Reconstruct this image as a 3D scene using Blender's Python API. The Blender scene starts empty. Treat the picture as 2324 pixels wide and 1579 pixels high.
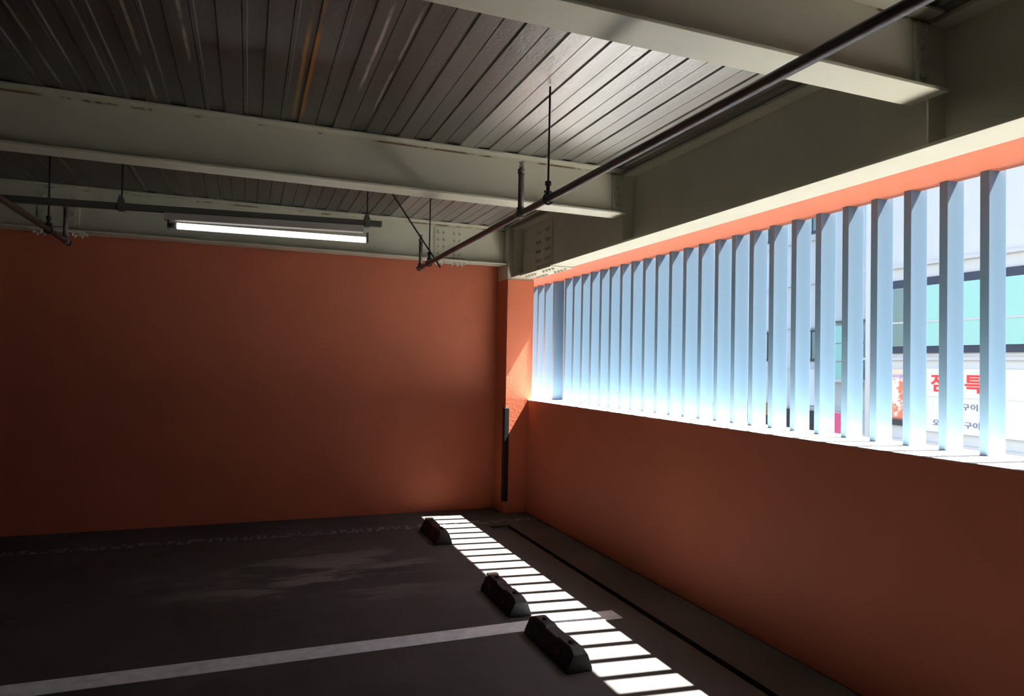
import bpy, bmesh, math, random
from mathutils import Vector, Matrix

# ------------------------------------------------------------------ camera, light, exposure
random.seed(7)
SC = bpy.context.scene
COL = SC.collection
cam_data = bpy.data.cameras.new('camera')
cam_data.sensor_width = 36.0
cam_data.lens = 1544.68 / 2324 * 36.0
cam_data.clip_start = 0.05
cam = bpy.data.objects.new('camera', cam_data)
COL.objects.link(cam)
YAW, PITCH, ROLL = 0.3694755, 0.0258656, 0.0207912
fw = Vector((math.sin(YAW)*math.cos(PITCH), math.cos(YAW)*math.cos(PITCH), math.sin(PITCH)))
r0 = Vector((math.cos(YAW), -math.sin(YAW), 0)); u0 = r0.cross(fw)
rt = r0*math.cos(ROLL) + u0*math.sin(ROLL); up = -r0*math.sin(ROLL) + u0*math.cos(ROLL)
M = Matrix((rt, up, -fw)).transposed().to_4x4(); M.translation = Vector((0, 0, 1.5))
cam.matrix_world = M
SC.camera = cam

SUN_DIR = Vector((1.0, -0.107, 1.68)).normalized()
sun_d = bpy.data.lights.new('sun', 'SUN'); sun_d.energy = 78.0; sun_d.angle = math.radians(0.53)
sun_d.color = (1.0, 0.95, 0.87)
sun = bpy.data.objects.new('sun', sun_d); COL.objects.link(sun)
sun.location = (12, -1, 20); sun.rotation_euler = SUN_DIR.to_track_quat('Z', 'Y').to_euler()

world = bpy.data.worlds.new('sky'); SC.world = world; world.use_nodes = True
wn = world.node_tree.nodes; wl = world.node_tree.links
sky = wn.new('ShaderNodeTexSky'); sky.sky_type = 'NISHITA'; sky.sun_disc = False
sky.sun_elevation = math.asin(SUN_DIR.z); sky.sun_rotation = math.atan2(SUN_DIR.x, SUN_DIR.y)
sky.air_density = 1.0; sky.dust_density = 1.5; sky.ozone_density = 1.0
wn['Background'].inputs['Strength'].default_value = 0.55
wl.new(sky.outputs[0], wn['Background'].inputs['Color'])

SC.view_settings.view_transform = 'Standard'
SC.view_settings.look = 'None'
SC.view_settings.exposure = 0.0
SC.view_settings.gamma = 1.0
SC.view_settings.use_curve_mapping = False

# ------------------------------------------------------------------ materials
def mat(name, col, rough=0.6, metal=0.0, spec=0.5, emit=None, estr=0.0):
    m = bpy.data.materials.new(name); m.use_nodes = True
    b = m.node_tree.nodes['Principled BSDF']
    b.inputs['Base Color'].default_value = (*col, 1); b.inputs['Roughness'].default_value = rough
    b.inputs['Metallic'].default_value = metal; b.inputs['Specular IOR Level'].default_value = spec
    if emit:
        b.inputs['Emission Color'].default_value = (*emit, 1); b.inputs['Emission Strength'].default_value = estr
    return m

class G:
    """small node helper"""
    def __init__(s, m):
        s.m = m; s.n = m.node_tree.nodes; s.l = m.node_tree.links; s.b = s.n['Principled BSDF']
        s.co = s.n.new('ShaderNodeNewGeometry').outputs['Position']
    def new(s, t, **k):
        n = s.n.new(t)
        for a, v in k.items(): setattr(n, a, v)
        return n
    def inp(s, node, i, v):
        if isinstance(v, bpy.types.NodeSocket): s.l.new(v, node.inputs[i])
        else: node.inputs[i].default_value = v
    def math(s, op, a, b=0.0, c=0.0):
        n = s.new('ShaderNodeMath', operation=op); s.inp(n, 0, a); s.inp(n, 1, b); s.inp(n, 2, c); return n.outputs[0]
    def scale(s, v, sc):
        n = s.new('ShaderNodeVectorMath', operation='MULTIPLY'); s.inp(n, 0, v); n.inputs[1].default_value = sc; return n.outputs[0]
    def noise(s, scale, detail=3, rough=0.5, vec=None):
        n = s.new('ShaderNodeTexNoise'); s.l.new(vec or s.co, n.inputs['Vector'])
        n.inputs['Scale'].default_value = scale; n.inputs['Detail'].default_value = detail; n.inputs['Roughness'].default_value = rough
        return n.outputs['Fac']
    def ramp(s, f, a, b):
        n = s.new('ShaderNodeMapRange'); s.inp(n, 0, f); n.inputs[1].default_value = a; n.inputs[2].default_value = b; return n.outputs[0]
    def mix(s, f, a, b):
        n = s.new('ShaderNodeMix', data_type='RGBA')
        s.inp(n, 0, f)
        for i, v in ((6, a), (7, b)):
            if isinstance(v, bpy.types.NodeSocket): s.l.new(v, n.inputs[i])
            else: n.inputs[i].default_value = (*v, 1)
        return n.outputs[2]
    def xyz(s):
        n = s.new('ShaderNodeSeparateXYZ'); s.l.new(s.co, n.inputs[0]); return n.outputs
    def bump(s, h, strength=0.2, dist=0.01):
        n = s.new('ShaderNodeBump'); s.l.new(h, n.inputs['Height']); n.inputs['Strength'].default_value = strength
        n.inputs['Distance'].default_value = dist; s.l.new(n.outputs[0], s.b.inputs['Normal'])
    def color(s, c): s.l.new(c, s.b.inputs['Base Color'])

def mottled(name, c1, c2, scale=3.0, rough=0.6, bump=0.15, bscale=60, metal=0.0, spec=0.4):
    m = mat(name, c1, rough, metal, spec); g = G(m)
    g.color(g.mix(g.ramp(g.noise(scale, 5, 0.6), 0.35, 0.68), c1, c2)); g.bump(g.noise(bscale, 3), bump, 0.004)
    return m

M_orange = mottled('orange_paint', (0.60, 0.168, 0.083), (0.56, 0.155, 0.076), 2.2, 0.62, 0.25, 45)
M_steel = mottled('beam_paint', (0.58, 0.565, 0.44), (0.52, 0.505, 0.39), 1.8, 0.5, 0.08, 40)
M_bolt = mat('bolt_paint', (0.48, 0.48, 0.38), 0.5)
M_blade = mat('louver_paint', (0.15, 0.252, 0.348), 0.5, spec=0.25)
M_pipe = mottled('dark_pipe', (0.05, 0.045, 0.042), (0.09, 0.07, 0.06), 8, 0.42, 0.1, 80, metal=0.3)
M_galv = mottled('grey_pipe', (0.16, 0.14, 0.13), (0.24, 0.2, 0.18), 20, 0.5, 0.1, 90, metal=0.5)
M_rod = mat('black_rod', (0.02, 0.02, 0.018), 0.5, 0.4)
M_bounce = mottled('grey_bounce_skin', (0.20, 0.20, 0.205), (0.17, 0.17, 0.175), 2, 0.6)
M_guard = mat('black_guard', (0.008, 0.009, 0.011), 0.45)
M_sill = mottled('pale_coping', (0.74, 0.75, 0.76), (0.70, 0.71, 0.72), 3, 0.7)
M_rubber = mottled('black_rubber', (0.010, 0.010, 0.012), (0.017, 0.016, 0.018), 12, 0.55, 0.3, 50)
M_tube = mat('tube_glass', (0.9, 0.9, 0.9), 0.4, emit=(0.93, 1.0, 0.98), estr=2.0)
M_fixture = mat('fixture_metal', (0.42, 0.38, 0.35), 0.45, 0.2)
M_race = mat('raceway_metal', (0.10, 0.105, 0.09), 0.5, 0.3)
M_amber = mat('amber_reflector', (0.06, 0.022, 0.012), 0.5)
M_cream = mottled('worn_yellow_paint', (0.55, 0.5, 0.3), (0.25, 0.22, 0.15), 30, 0.6, 0.2, 60)
M_line = mottled('white_road_paint', (0.84, 0.87, 0.93), (0.62, 0.65, 0.70), 14, 0.6, 0.3, 70)
M_drain = mat('dark_slot', (0.012, 0.014, 0.016), 0.7)
M_conc = mottled('dark_concrete', (0.05, 0.05, 0.05), (0.035, 0.035, 0.035), 1.2, 0.8)
M_white = mottled('white_render', (0.60, 0.65, 0.645), (0.57, 0.62, 0.615), 1.2, 0.7)
M_grey = mat('grey_trim', (0.55, 0.58, 0.58), 0.6)
M_navy = mat('navy_frame', (0.03, 0.04, 0.07), 0.4)
M_mint = mat('mint_glass', (0.30, 0.62, 0.55), 0.15)
M_greyglass = mat('dark_glass', (0.16, 0.26, 0.25), 0.12)
M_banner = mat('banner_vinyl', (0.74, 0.78, 0.80), 0.5)
M_red = mat('red_print', (0.85, 0.05, 0.04), 0.5)
M_ink = mat('grey_print', (0.16, 0.18, 0.24), 0.5)
M_pink = mat('pink_vinyl', (0.85, 0.12, 0.25), 0.5)
M_road = mottled('asphalt', (0.22, 0.22, 0.22), (0.17, 0.17, 0.17), 1.5, 0.8)
M_tile = mat('pale_tile', (0.60, 0.63, 0.62), 0.5)
M_dark = mat('dark_opening', (0.03, 0.03, 0.035), 0.6)
M_brown = mat('brown_sign', (0.45, 0.2, 0.06), 0.6)

# floor: dark worn concrete, dried-water stains, chipped joint speckles near the far wall
M_floor = mat('garage_concrete', (0.1, 0.1, 0.1), 0.72, spec=0.3); g = G(M_floor); X, Y, Z = g.xyz()
base = g.mix(g.ramp(g.noise(1.3, 6, 0.6), 0.35, 0.7), (0.050, 0.046, 0.044), (0.085, 0.080, 0.082))
streak = g.noise(1.0, 5, 0.65, g.scale(g.co, (0.9, 2.6, 1)))
blob = g.math('MULTIPLY', g.ramp(g.math('ABSOLUTE', g.math('SUBTRACT', X, 0.45)), 1.3, 0.2),
              g.ramp(g.math('ABSOLUTE', g.math('SUBTRACT', Y, 5.0)), 0.85, 0.2))
stain = g.math('MULTIPLY', g.ramp(streak, 0.5, 0.57), blob)
c = g.mix(stain, base, (0.21, 0.19, 0.175))
jm = g.ramp(g.math('ABSOLUTE', g.math('SUBTRACT', Y, 6.19)), 0.075, 0.055)
spk = g.math('MULTIPLY', jm, g.ramp(g.noise(26, 2, 0.7, g.scale(g.co, (1.0, 0.28, 1))), 0.50, 0.56))
c = g.mix(spk, c, (0.20, 0.21, 0.24))
c = g.mix(g.ramp(g.math('ABSOLUTE', g.math('SUBTRACT', Y, 6.10)), 0.012, 0.004), c, (0.03, 0.03, 0.03))
g.color(c); g.bump(g.noise(35, 5, 0.7), 0.35, 0.006)

# galvanised deck: sheet-to-sheet tone, light falloff painted into the left sheets, pale drips and rust along seams, embossed marks
M_deck = mat('galvanised_deck', (0.5, 0.5, 0.5), 0.42, 0.9, 0.5); g = G(M_deck); X, Y, Z = g.xyz()
sheet = g.math('FLOOR', g.math('DIVIDE', g.math('SUBTRACT', X, 1.232), 0.6))
wnz = g.new('ShaderNodeTexWhiteNoise', noise_dimensions='1D'); g.inp(wnz, 1, g.math('ADD', sheet, 3.3))
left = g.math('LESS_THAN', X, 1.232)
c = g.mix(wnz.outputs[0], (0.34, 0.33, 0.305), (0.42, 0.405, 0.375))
c = g.mix(left, c, (0.19, 0.18, 0.165))  # darker sheet tone, with the light's falloff to the left put into the colour
c = g.mix(g.math('MULTIPLY', g.ramp(g.noise(1.6, 4, 0.6, g.scale(g.co, (6, 0.7, 1))), 0.45, 0.7), 0.45), c, (0.28, 0.26, 0.24))
def seam(x0, w, col, fac, y0, y1, c):
    wob = g.math('MULTIPLY', g.math('SUBTRACT', g.noise(5, 3), 0.5), w*1.2)
    d = g.math('ABSOLUTE', g.math('SUBTRACT', g.math('ADD', X, wob), x0))
    f = g.math('MULTIPLY', g.ramp(d, w, w*0.4), fac)
    f = g.math('MULTIPLY', f, g.ramp(g.math('ABSOLUTE', g.math('SUBTRACT', Y, (y0+y1)/2)), (y1-y0)/2, (y1-y0)/2-0.2))
    f = g.math('MULTIPLY', f, g.ramp(g.noise(4, 3), 0.3, 0.5))
    return g.mix(f, c, col)
c = seam(0.205, 0.012, (0.55, 0.32, 0.10), 0.9, 2.6, 4.25, c)
c = seam(0.245, 0.014, (0.60, 0.28, 0.06), 0.95, 2.6, 4.2, c)
c = seam(0.50, 0.010, (0.75, 0.70, 0.68), 0.8, 2.6, 3.6, c)
c = seam(0.62, 0.009, (0.75, 0.70, 0.68), 0.7, 2.6, 3.9, c)
c = seam(-0.51, 0.010, (0.70, 0.72, 0.60), 0.9, 2.6, 4.2, c)
c = seam(-0.30, 0.010, (0.70, 0.72, 0.60), 0.9, 2.6, 3.6, c)
c = seam(-0.70, 0.007, (0.60, 0.62, 0.55), 0.8, 2.6, 4.2, c)
c = seam(-0.95, 0.009, (0.70, 0.72, 0.60), 0.9, 2.6, 4.2, c)
c = seam(-1.30, 0.008, (0.65, 0.55, 0.35), 0.9, 2.6, 6.2, c)
g.color(c)
vor = g.new('ShaderNodeTexVoronoi', feature='F1'); g.l.new(g.scale(g.co, (40, 28, 1)), vor.inputs['Vector']); vor.inputs['Scale'].default_value = 1
g.bump(g.math('ADD', g.math('MULTIPLY', g.ramp(vor.outputs['Distance'], 0.15, 0.35), 0.6), g.noise(50, 2)), 0.25, 0.003)

# rusty seam under the beams' top flange
M_rusty = mat('beam_paint_rusty', (0.5, 0.5, 0.4), 0.5); g = G(M_rusty); X, Y, Z = g.xyz()
c = g.mix(g.ramp(g.noise(1.8, 5, 0.6), 0.35, 0.68), (0.58, 0.565, 0.44), (0.52, 0.505, 0.39))
rf = g.math('MULTIPLY', g.ramp(g.math('ABSOLUTE', g.math('SUBTRACT', Z, 2.897)), 0.011, 0.003), g.ramp(g.noise(3, 5, 0.7), 0.48, 0.56))
g.color(g.mix(rf, c, (0.18, 0.09, 0.03))); g.bump(g.noise(40, 3), 0.08, 0.004)

# food photograph printed at the banner's end: plain grilled-fish-coloured pattern
M_food = mat('food_print', (0.8, 0.4, 0.25), 0.5); g = G(M_food); X, Y, Z = g.xyz()
c = g.mix(g.ramp(g.noise(9, 3, 0.6), 0.46, 0.54), (0.80, 0.24, 0.12), (0.95, 0.80, 0.76))
c = g.mix(g.ramp(Z, 0.87, 0.82), c, (0.05, 0.045, 0.05))
c = g.mix(g.math('MULTIPLY', g.ramp(Z, 1.43, 1.45), 0.85), c, (0.40, 0.36, 0.55))
c = g.mix(g.ramp(Z, 1.48, 1.50), c, (0.92, 0.66, 0.5)); g.color(c)

# ------------------------------------------------------------------ mesh helpers
def bm_box(bm, a, b):
    vs = [bm.verts.new((x, y, z)) for x in (a[0], b[0]) for y in (a[1], b[1]) for z in (a[2], b[2])]
    for f in ((0, 1, 3, 2), (4, 6, 7, 5), (0, 4, 5, 1), (2, 3, 7, 6), (0, 2, 6, 4), (1, 5, 7, 3)):
        bm.faces.new([vs[i] for i in f])
    return vs
def bm_rod(bm, p, q, r, seg=16, r2=None):
    p = Vector(p); q = Vector(q); d = q - p; r2 = r if r2 is None else r2
    z = d.normalized(); x = z.orthogonal().normalized(); y = z.cross(x)
    A = [bm.verts.new(p + (x*math.cos(2*math.pi*i/seg) + y*math.sin(2*math.pi*i/seg))*r) for i in range(seg)]
    B = [bm.verts.new(q + (x*math.cos(2*math.pi*i/seg) + y*math.sin(2*math.pi*i/seg))*r2) for i in range(seg)]
    for i in range(seg):
        f = bm.faces.new([A[i], A[(i+1) % seg], B[(i+1) % seg], B[i]]); f.smooth = seg > 8
    bm.faces.new(A[::-1]); bm.faces.new(B)
def bm_prism(bm, pts, axis, a, b):
    """extrude a polygon given in the plane normal to axis from a to b"""
    def P(u, v, w): return {'x': (w, u, v), 'y': (u, w, v), 'z': (u, v, w)}[axis]
    A = [bm.verts.new(P(u, v, a)) for u, v in pts]; B = [bm.verts.new(P(u, v, b)) for u, v in pts]
    n = len(pts); bm.faces.new(A); bm.faces.new(B[::-1])
    for i in range(n): bm.faces.new([A[i], B[i], B[(i+1) % n], A[(i+1) % n]])
def obj(name, bm, m, parent=None, bevel=0.0, origin=None):
    bmesh.ops.recalc_face_normals(bm, faces=bm.faces)
    if origin is not None: bmesh.ops.translate(bm, verts=bm.verts, vec=-Vector(origin))
    me = bpy.data.meshes.new(name); bm.to_mesh(me); bm.free(); me.materials.append(m)
    o = bpy.data.objects.new(name, me); COL.objects.link(o)
    if origin is not None: o.location = origin
    if parent: o.parent = parent
    if bevel:
        md = o.modifiers.new('bevel', 'BEVEL'); md.width = bevel; md.segments = 2; md.limit_method = 'ANGLE'
    return o
def box(name, a, b, m, parent=None, bevel=0.0):
    bm = bmesh.new(); bm_box(bm, a, b); return obj(name, bm, m, parent, bevel)
def rod(name, p, q, r, m, parent=None, seg=16, r2=None):
    bm = bmesh.new(); bm_rod(bm, p, q, r, seg, r2); return obj(name, bm, m, parent)
def tag(o, label, cat, group=None):
    o['label'] = label; o['category'] = cat
    if group: o['group'] = group
    return o
def thing(name, label, cat, loc=(0, 0, 0), group=None):
    o = bpy.data.objects.new(name, None); COL.objects.link(o); o.location = loc; o.empty_display_size = 0.1
    return tag(o, label, cat, group)
def part(name, bm, m, t, bevel=0.0):
    """part built in world coordinates, parented to an unrotated thing"""
    return obj(name, _shift(bm, t), m, t, bevel)
def _shift(bm, t):
    off = Vector((0, 0, 0)); p = t
    while p is not None: off += p.location; p = p.parent
    bmesh.ops.translate(bm, verts=bm.verts, vec=-off); return bm
def pbox(name, a, b, m, t, bevel=0.0):
    bm = bmesh.new(); bm_box(bm, a, b); return part(name, bm, m, t, bevel)
def prod(name, p, q, r, m, t, seg=16, r2=None):
    bm = bmesh.new(); bm_rod(bm, p, q, r, seg, r2); return part(name, bm, m, t)
def struct(o):
    o['kind'] = 'structure'; return o

XW = 2.70        # inner face of the parapet
YF = 6.79        # far wall
ZD = 2.915       # underside of the deck
XL, YB = -9.0, -7.0
SILL = 1.15; HEAD = 2.40; XO = 3.07; Y0 = 0.30   # opening in the right wall

# ------------------------------------------------------------------ setting
# floor with a real slot for the drain
bm = bmesh.new()
SX0, SX1 = 2.288, 2.336; LY0, LY1 = 5.925, 6.03; LX0 = 2.14
bm_box(bm, (XL, YB, -0.2), (LX0, YF+.3, 0)); bm_box(bm, (LX0, YB, -0.2), (SX0, LY0, 0))
bm_box(bm, (LX0, LY1, -0.2), (3.15, YF+.3, 0)); bm_box(bm, (SX1, YB, -0.2), (3.15, LY1, 0))
struct(obj('floor', bm, M_floor))
bm = bmesh.new()
bm_box(bm, (SX0, YB, -0.2), (SX1, LY1, -0.07)); bm_box(bm, (LX0, LY0, -0.2), (SX0, LY1, -0.07))
tag(obj('drain_channel', bm, M_drain), 'narrow dark drainage slot in the floor along the right wall, turning left near the column', 'drain')

bm = bmesh.new()       # ribbed deck running towards the far wall
prof = []; x = XL - 0.03
k = 0
P0 = 1.232 - 60*0.2
x = P0
while x < XW + 0.6:
    if x > XL - 0.3:
        prof += [(x, ZD+.009), (x+.006, ZD), (x+.100, ZD), (x+.103, ZD+.006), (x+.106, ZD), (x+.122, ZD), (x+.126, ZD+.009)]
    x += 0.2
n = len(prof)
for i in range(n-1):
    a, b = prof[i], prof[i+1]
    bm.faces.new([bm.verts.new(v) for v in ((a[0], YB, a[1]), (b[0], YB, b[1]), (b[0], YF+.1, b[1]), (a[0], YF+.1, a[1]))])
bm_box(bm, (prof[0][0], YB, ZD+.03), (prof[-1][0], YF+.3, ZD+.2))
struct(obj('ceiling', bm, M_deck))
struct(box('wall_far', (XL, YF, 0), (2.745, YF+.2, ZD), M_orange))
struct(box('wall_left', (XL-.2, YB, 0), (XL, YF+.2, ZD), M_conc))
struct(box('wall_back', (XL, YB-.2, 0), (XW+.4, YB, ZD), M_conc))
bm = bmesh.new()
bm_box(bm, (XW, YB, 0), (3.15, 7.6, SILL-.004)); bm_box(bm, (XW, YB, HEAD), (XO, 7.6, ZD+.2)); bm_box(bm, (XW, YB, SILL), (3.15, Y0, HEAD))
struct(obj('wall_right', bm, M_orange, bevel=0.006))

struct(box('window_1', (XW+.002, Y0, SILL-.004), (3.15, 7.6, SILL), M_sill))
struct(box('bounce_skin_1', (3.151, YB, -4.0), (3.18, 7.6, SILL-.002), M_bounce))      # unseen outer skin, added so sun bounce on the building opposite stays neutral
struct(box('bounce_skin_2', (XO+.001, YB, 2.5), (XO+.03, 7.6, 6.0), M_bounce))  # upper piece of the unseen skin added for neutral bounce
tag(box('facade_post', (3.130, 6.442, 0.9), (3.21, 6.56, 2.9), M_blade, bevel=0.003),
    'pale blue post just outside the louvers, behind the widest blade beside the column', 'post')
# corner column: painted concrete below, steel above
t = thing('column', 'orange column in the corner with a sunlit patch and black corner guard', 'column', (2.6, 6.64, 0))
pbox('concrete_shaft', (2.452, 6.49, 0), (2.745, YF, 2.385), M_orange, t, 0.006)
pbox('steel_head', (2.455, 6.50, 2.385), (2.745, YF, ZD), M_steel, t, 0.003)
tag(box('corner_guard', (2.446, 6.484, 0.12), (2.497, 6.545, 1.07), M_guard, bevel=0.004),
    'tall black rubber guard strip on the left corner of the orange column', 'corner guard')

# ------------------------------------------------------------------ steel beams
def bolt(t, p, axis, r=0.013, h=0.014):
    p = Vector(p); d = Vector(axis)
    bm = bmesh.new(); bm_rod(bm, p - d*0.002, p + d*0.004, r*1.25, 14); bm_rod(bm, p + d*0.004, p + d*h, r, 6); bm_rod(bm, p + d*h, p + d*(h+.008), r*.55, 8)
    return part('bolt', bm, M_bolt, t)
def cross_beam(label, y, zb, x0, x1, w, cope=0.0, tf=0.013):
    """I-beam running left to right"""
    t = thing('steel_beam', label, 'beam', ((x0+x1)/2, y, zb))
    bm = bmesh.new(); bm_box(bm, (x0, y-.005, zb+tf), (x1-cope, y+.005, ZD-.013)); part('web', bm, M_rusty, t)
    pbox('bottom_flange', (x0, y-w/2, zb), (x1, y+w/2, zb+tf), M_steel, t, 0.002)
    pbox('top_flange', (x0, y-w/2, ZD-.013), (x1-.02, y+w/2, ZD-.001), M_steel, t, 0.002)
    return t
mid = cross_beam('long pale steel beam crossing the ceiling mid way, in front of the tube light', 4.290, 2.595, XL, 2.478, 0.17)
near = cross_beam('wide bright steel beam nearest the viewer, at the upper right', 1.912, 2.595, XL, 2.500, 0.165)
far = cross_beam('steel beam running along the top of the far orange wall', 6.62, 2.535, XL, 2.45, 0.18)
for t, y in ((mid, 4.290), (near, 1.912)):
    pbox('fin_plate', (2.405, y-.017, 2.63), (2.487, y-.005, 2.885), M_steel, t, 0.001)
    for zz in (2.67, 2.73, 2.79, 2.85): bolt(t, (2.445, y-.017, zz), (0, -1, 0))
# bolted splices of the far beam
for xc in (1.855, -1.50):
    pbox('splice_plate', (xc-.15, 6.605, 2.575), (xc+.15, 6.616, 2.875), M_steel, far, 0.001)
    pbox('flange_splice_plate', (xc-.20, 6.535, 2.523), (xc+.20, 6.705, 2.535), M_steel, far, 0.001)
    for dx in (-.11, -.055, .055, .11):
        for zz in (2.61, 2.68, 2.75, 2.82): bolt(far, (xc+dx, 6.605, zz), (0, -1, 0))
    for dx in (-.16, -.11, -.055, .055, .11, .16):
        for dy in (-.055, .055): bolt(far, (xc+dx, 6.62+dy, 2.523), (0, 0, -1))

sp = thing('spandrel_beam', 'deep dark steel beam along the right side with bright white underside', 'beam', (2.595, 0, HEAD))
pbox('web', (2.590, YB, HEAD+.015), (2.600, 6.50, ZD-.02), M_steel, sp)
pbox('bottom_flange', (2.490, YB, HEAD), (2.699, 6.50, HEAD+.015), M_steel, sp, 0.002)
pbox('top_flange', (2.500, YB, ZD-.022), (2.690, 6.50, ZD-.002), M_steel, sp, 0.002)
for y in (4.290, 1.912, 6.44):
    bm = bmesh.new(); bm_prism(bm, [(2.492, HEAD+.015), (2.590, HEAD+.015), (2.590, ZD-.022), (2.502, ZD-.022), (2.492, ZD-.06)], 'y', y-.0045, y+.0045)
    part('stiffener', bm, M_steel, sp)
pbox('splice_plate', (2.580, 5.70, 2.46), (2.590, 6.08, 2.86), M_steel, sp, 0.001)
for y in (5.75, 5.81, 5.97, 6.03):
    for zz in (2.51, 2.60, 2.69, 2.78): bolt(sp, (2.580, y, zz), (-1, 0, 0))
pbox('flange_splice_plate', (2.480, 5.50, HEAD-.012), (2.705, 6.24, HEAD), M_steel, sp, 0.001)
for y in (5.56, 5.63, 5.70, 5.77, 5.97, 6.04, 6.11, 6.18):
    for x in (2.535, 2.655): bolt(sp, (x, y, HEAD-.012), (0, 0, -1))

# ------------------------------------------------------------------ louver blades
ORD = ['first', 'second', 'third', 'fourth', 'fifth', 'sixth', 'seventh', 'eighth', 'ninth', 'tenth', 'eleventh', 'twelfth', 'thirteenth',
       'fourteenth', 'fifteenth', 'sixteenth', 'seventeenth', 'eighteenth', 'nineteenth', 'twentieth', 'twenty-first', 'twenty-second',
       'twenty-third', 'twenty-fourth', 'twenty-fifth', 'twenty-sixth', 'twenty-seventh', 'twenty-eighth', 'twenty-ninth', 'thirtieth',
       'thirty-first', 'thirty-second', 'thirty-third', 'thirty-fourth', 'thirty-fifth', 'thirty-sixth', 'thirty-seventh', 'thirty-eighth', 'thirty-ninth', 'fortieth']
near_edges = [7.14, 6.95, 6.76, 6.53, 6.245, 6.062, 5.875, 5.690, 5.502, 5.322, 5.135, 4.955, 4.768, 4.583, 4.395, 4.213, 4.030, 3.845, 3.669,
              3.495, 3.315, 3.130, 2.945, 2.757, 2.575, 2.385, 2.199, 2.009, 1.820, 1.632, 1.445, 1.257, 1.070, 0.882, 0.694, 0.507]
bm = bmesh.new(); bm_box(bm, (0, 0, SILL), (0.112, 0.040, HEAD+.10))
me0 = None
for i, y in enumerate(near_edges):
    if me0 is None:
        o = obj('louver_blade', bm, M_blade, bevel=0.002); me0 = o
    else:
        o = me0.copy(); COL.objects.link(o)
    # blades stand just outside the lintel face and run past it
    o.location = (3.0, y, 0)
    tag(o, 'pale blue vertical louver blade, %s from the corner column end' % ORD[i], 'louver blade', 'louver blades above the orange parapet')

# ------------------------------------------------------------------ sprinkler branch pipes
def sprinkler_line(x, label, uprights, hangers, brace):
    z = 2.345
    t = thing('sprinkler_pipe', label, 'pipe', (x, 0, z))
    bm = bmesh.new(); bm_rod(bm, (x, YB+.05, z), (x, 5.90, z), 0.018, 20); bm_rod(bm, (x, 5.87, z), (x, 5.915, z), 0.024, 16)
    part('pipe_run', bm, M_pipe, t)
    for y in uprights:
        bm = bmesh.new(); bm_rod(bm, (x, y, z), (x, y, z+.235), 0.0165, 16); bm_rod(bm, (x, y-.032, z), (x, y+.032, z), 0.025, 16); bm_rod(bm, (x, y, z), (x, y, z+.035), 0.022, 14)
        r = part('riser', bm, M_galv, t)
        bm = bmesh.new(); bm_rod(bm, (x, y, z+.225), (x, y, z+.25), 0.020, 12); bm_rod(bm, (x, y, z+.25), (x, y, z+.262), 0.011, 10)
        bm_rod(bm, (x-.012, y, z+.258), (x-.004, y, z+.285), 0.003, 6); bm_rod(bm, (x+.012, y, z+.258), (x+.004, y, z+.285), 0.003, 6)
        bm_rod(bm, (x, y, z+.262), (x, y, z+.285), 0.003, 6); bm_rod(bm, (x, y, z+.285), (x, y, z+.288), 0.017, 12)
        part('sprinkler_head', bm, M_galv, r)
    for y in hangers:
        h = prod('hanger_rod', (x, y, z+.075), (x-.004, y-.01, ZD), 0.0055, M_rod, t, 8)
        bm = bmesh.new()
        for k in range(14):
            a0, a1 = 2*math.pi*k/14, 2*math.pi*(k+1)/14
            f = lambda a: Vector((x + .024*math.cos(a), y, z + .027*math.sin(a)))
            bm_rod(bm, f(a0), f(a1), 0.005, 6)
        bm_rod(bm, (x, y, z+.022), (x, y, z+.078), 0.010, 8); bm_rod(bm, (x, y, z+.068), (x, y, z+.09), 0.016, 6)
        bm_rod(bm, (x-.02, y, z+.036), (x+.02, y, z+.036), 0.007, 6)
        part('hanger_clamp', bm, M_rod, t)
    if brace:
        prod('brace_rod', brace[0], brace[1], 0.0065, M_rod, t, 8)
    return t
sprinkler_line(1.39, 'dark sprinkler pipe running overhead along the louvered side towards the far wall', (3.50, 5.86), (3.13, 5.55), ((1.475, 5.50, 2.305), (1.03, 5.50, ZD)))
sprinkler_line(-1.27, 'dim sprinkler pipe in the upper left corner ending before the far wall', (5.80,), (5.35,), None)

# ------------------------------------------------------------------ cable raceway and tube light (running left to right)
ry = 4.90
def rz(x): return 2.422 + (x+1.3)*0.026      # it sags slightly to the left
t = thing('cable_raceway', 'dark metal channel hung under the ceiling, carrying the tube light', 'raceway', (0, ry, 2.45))
bm = bmesh.new(); bm_prism(bm, [(-4.5, rz(-4.5)), (0.868, rz(0.868)), (0.868, rz(0.868)+.040), (-4.5, rz(-4.5)+.040)], 'y', ry-.02, ry+.02)
part('channel', bm, M_race, t, 0.002)
for x in (-0.775, 0.765):
    prod('hanger_rod', (x, ry, rz(x)+.03), (x, ry, ZD), 0.0045, M_rod, t, 8)
    bm = bmesh.new()
    bm_prism(bm, [(x-.02, rz(x)-.008), (x+.018, rz(x)-.008), (x+.018, rz(x)+.05), (x+.006, rz(x)+.085), (x-.012, rz(x)+.085), (x-.02, rz(x)+.05)], 'y', ry-.026, ry+.026)
    part('hanger_clip', bm, M_race, t, 0.002)
t = thing('tube_light', 'lit white tube lamp hanging before the far orange wall', 'lamp', (0.15, ry, 2.36))
bm = bmesh.new(); bm_prism(bm, [(-0.53, rz(-.53)-.050), (0.74, rz(.74)-.050), (0.74, rz(.74)-.001), (-0.53, rz(-.53)-.001)], 'y', ry-.03, ry+.03)
part('housing', bm, M_fixture, t, 0.004)
pa, pb = Vector((-0.455, ry-.012, 2.360)), Vector((0.757, ry-.012, 2.373))
prod('tube', pa, pb, 0.0205, M_tube, t, 20)
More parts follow.
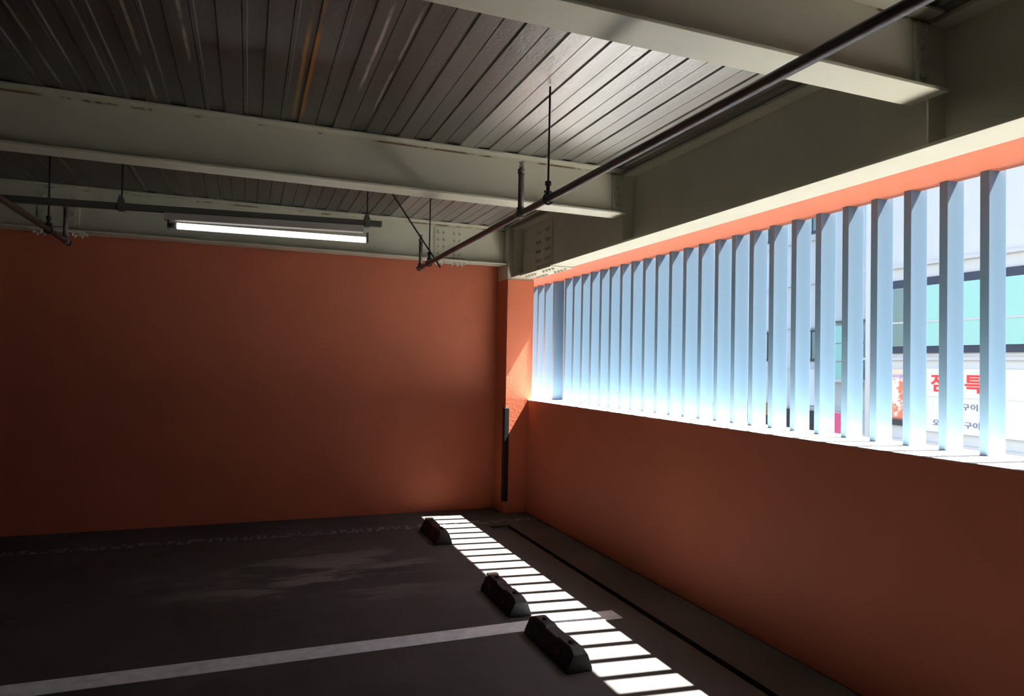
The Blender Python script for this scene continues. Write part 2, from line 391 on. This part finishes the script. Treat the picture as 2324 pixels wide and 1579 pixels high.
for p, s in ((pa, -1), (pb, 1)):
    L = 0.05 if s < 0 else 0.012
    bm = bmesh.new(); bm_rod(bm, p, p + Vector((s*L, 0, .001)), 0.016, 12); bm_box(bm, (p.x+s*L-.006, ry-.025, p.z-.018), (p.x+s*L+.006, ry+.012, p.z+.052))
    part('socket', bm, M_race, t)

# ------------------------------------------------------------------ floor objects
bm = bmesh.new(); bm_prism(bm, [(-4.2, 3.585), (2.14, 3.588), (2.14, 3.728), (-4.2, 3.745)], 'z', 0.0, 0.003)
tag(obj('parking_line', bm, M_line), 'long white painted parking line crossing the dark floor', 'line')

def wheel_stop(y0, y1, label, end_mark=False):
    xc = 1.565
    t = thing('wheel_stop', label, 'wheel stop', (xc, (y0+y1)/2, 0), 'wheel stops along the sunlit stripe')
    H = 0.108; bm = bmesh.new()
    ys = [y0, y0+.035, y0+.06, y0+.19, y0+.21, y1-.21, y1-.19, y1-.06, y1-.035, y1]
    zs = [H-.022, H-.006, H, H, H-.009, H-.009, H, H, H-.006, H-.022]
    rings = []
    for y, z in zip(ys, zs):
        wt = 0.036 + (H-z)*0.3
        pts = [(xc-.074, y, 0), (xc-.072, y, .02), (xc-wt, y, z-.006), (xc-wt+.006, y, z), (xc+wt-.006, y, z), (xc+wt, y, z-.006), (xc+.065, y, .02), (xc+.067, y, 0)]
        rings.append([bm.verts.new(p) for p in pts])
    for a, b in zip(rings, rings[1:]):
        for i in range(8): bm.faces.new([a[i], a[(i+1) % 8], b[(i+1) % 8], b[i]])
    bm.faces.new(rings[0]); bm.faces.new(rings[-1][::-1])
    part('rubber_body', bm, M_rubber, t, 0.003)
    for yy in (y0+.11, y1-.11):
        bm = bmesh.new(); bm_rod(bm, (xc, yy, H-.002), (xc, yy, H+.006), 0.016, 12); bm_rod(bm, (xc, yy, H+.006), (xc, yy, H+.012), 0.010, 6)
        part('anchor_bolt', bm, M_rod, t)
    for yy in (y0+.12, y1-.16):
        bm = bmesh.new()
        vs = [bm.verts.new(p) for p in ((xc-.063, yy, .040), (xc-.063, yy+.05, .040), (xc-.050, yy+.05, .068), (xc-.050, yy, .068))]
        f = bm.faces.new(vs); r = bmesh.ops.extrude_face_region(bm, geom=[f]); bmesh.ops.translate(bm, verts=[v for v in r['geom'] if isinstance(v, bmesh.types.BMVert)], vec=(-.004, 0, .002))
        part('reflector', bm, M_amber, t)
    if end_mark: pbox('end_marking', (xc-.036, y1-.050, H-.012), (xc+.036, y1-.006, H+.003), M_cream, t, 0.002)
    return t
wheel_stop(3.02, 3.57, 'black rubber wheel stop nearest the viewer, beside the white line')
wheel_stop(3.80, 4.34, 'black rubber wheel stop in the middle of the three', True)
wheel_stop(5.50, 6.05, 'black rubber wheel stop farthest back, near the far wall', True)

# ------------------------------------------------------------------ street side
struct(box('ground', (3.2, -30, -4.2), (60, 60, -4.0), M_road))
XA = 9.0
t = thing('white_building', 'plain white building across the street at the right', 'building', (XA, 3, -4))
pbox('facade', (XA, -14, -4), (XA+6, 7.93, 7.5), M_white, t)
pbox('ledge', (XA-.06, -14, 3.06), (XA, 7.93, 3.11), M_grey, t)
pbox('ledge', (XA-.05, -14, 1.70), (XA, 7.93, 1.74), M_grey, t)
pbox('ledge', (XA-.07, -14, 0.50), (XA, 7.93, 0.55), M_grey, t)
pbox('ledge', (XA-.05, -14, 0.36), (XA, 7.93, 0.40), M_grey, t)
prod('drainpipe', (XA-.06, 7.82, -4), (XA-.06, 7.82, 7.4), 0.045, M_white, t)
w = pbox('window', (XA-.04, 5.30, 1.80), (XA+.0, 7.46, 2.88), M_navy, t, 0.004)
pbox('pane', (XA-.055, 7.06, 1.90), (XA-.04, 7.42, 2.76), M_greyglass, w)
pbox('pane', (XA-.055, 6.40, 1.90), (XA-.04, 7.02, 2.76), M_mint, w)
pbox('pane', (XA-.055, 5.36, 1.90), (XA-.04, 6.36, 2.76), M_mint, w)
pbox('glazing_bar', (XA-.065, 5.36, 2.235), (XA-.055, 7.42, 2.26), M_grey, w)

t = thing('banner', 'white restaurant banner with red and grey lettering on the building across', 'sign', (XA-.04, 6.3, 1.15))
pbox('panel', (XA-.05, 5.10, 0.705), (XA-.005, 7.00, 1.58), M_banner, t)
pbox('food_picture', (XA-.056, 7.02, 0.74), (XA-.005, 7.49, 1.565), M_food, t)
pbox('rule', (XA-.056, 5.20, 1.185), (XA-.05, 6.90, 1.192), M_grey, t)
def text(body, y, z, size, m, parent, xx, width=1.0, off=0.0):
    cu = bpy.data.curves.new('lettering', 'FONT'); cu.body = body; cu.size = size; cu.extrude = 0.003; cu.offset = off
    o = bpy.data.objects.new('lettering_curve', cu); COL.objects.link(o)
    dg = bpy.context.evaluated_depsgraph_get(); dg.update()
    me = bpy.data.meshes.new_from_object(o.evaluated_get(dg)); bpy.data.objects.remove(o)
    R = Matrix(((0, 0, -1), (-1, 0, 0), (0, 1, 0))).to_4x4()
    me.transform(Matrix.Translation((xx, y, z)) @ R @ Matrix.Diagonal((width, 1, 1, 1)))
    off = Vector((0, 0, 0)); p = parent
    while p is not None: off += p.location; p = p.parent
    me.transform(Matrix.Translation(-off)); me.materials.clear(); me.materials.append(m)
    q = bpy.data.objects.new('lettering', me); COL.objects.link(q); q.parent = parent
    return q
text('점심특선', 6.795, 1.285, 0.262, M_red, t, XA-.056, 1.0, 0.005)
text('갈비구이', 6.585, 1.035, 0.098, M_ink, t, XA-.056, 1.3)
text('오리삼겹구이', 6.765, 0.795, 0.098, M_ink, t, XA-.056, 1.25)

# farther building seen in slivers between the louvers
XB = 12.0
t = thing('apartment_building', 'pale tiled building seen in slivers between louvers, left of the white building', 'building', (XB, 15, -4))
pbox('facade', (XB, 8.4, -4), (XB+7, 30, 8.5), M_tile, t)
for k, z in enumerate((0.72, 1.60, 2.55, 3.55, 4.55, 5.5)):
    pbox('ledge', (XB-.05, 8.4, z-.05), (XB, 30, z), M_grey, t)
for y in (11.6, 13.0, 14.4, 16.6, 18.8):
    for z in (1.74, 4.66):
        w = pbox('window', (XB-.04, y, z), (XB, y+.75, z+.72), M_navy, t)
        pbox('pane', (XB-.05, y+.06, z+.06), (XB-.04, y+.36, z+.66), M_greyglass, w)
        pbox('pane', (XB-.05, y+.40, z+.06), (XB-.04, y+.69, z+.66), M_greyglass, w)
w = pbox('balcony', (XB-.5, 10.2, 1.30), (XB, 11.38, 1.36), M_tile, t)
for i in range(3): pbox('glass_panel', (XB-.5, 10.2, 1.36+i*.38), (XB-.47, 11.38, 1.71+i*.38), M_mint, w)
pbox('balcony_wall', (XB-.3, 10.2, 2.60), (XB, 11.38, 5.2), M_white, t)
pbox('shop_front', (XB-.04, 11.45, -1.2), (XB, 22, 0.62), M_dark, t)
pbox('shop_fascia', (XB-.07, 13.2, 0.42), (XB-.02, 15.4, 0.72), M_brown, t)
t = thing('shop_sign', 'white shop sign on the farther building, seen between two louvers', 'sign', (XB-.09, 11.95, 1.1))
pbox('panel', (XB-.12, 11.5, 0.74), (XB-.055, 12.5, 1.56), M_banner, t)
tag(box('street_banner', (XB-1.2, 10.0, -2.2), (XB-1.17, 10.62, 0.70), M_pink), 'pink upright street banner glimpsed low between two louvers', 'banner')
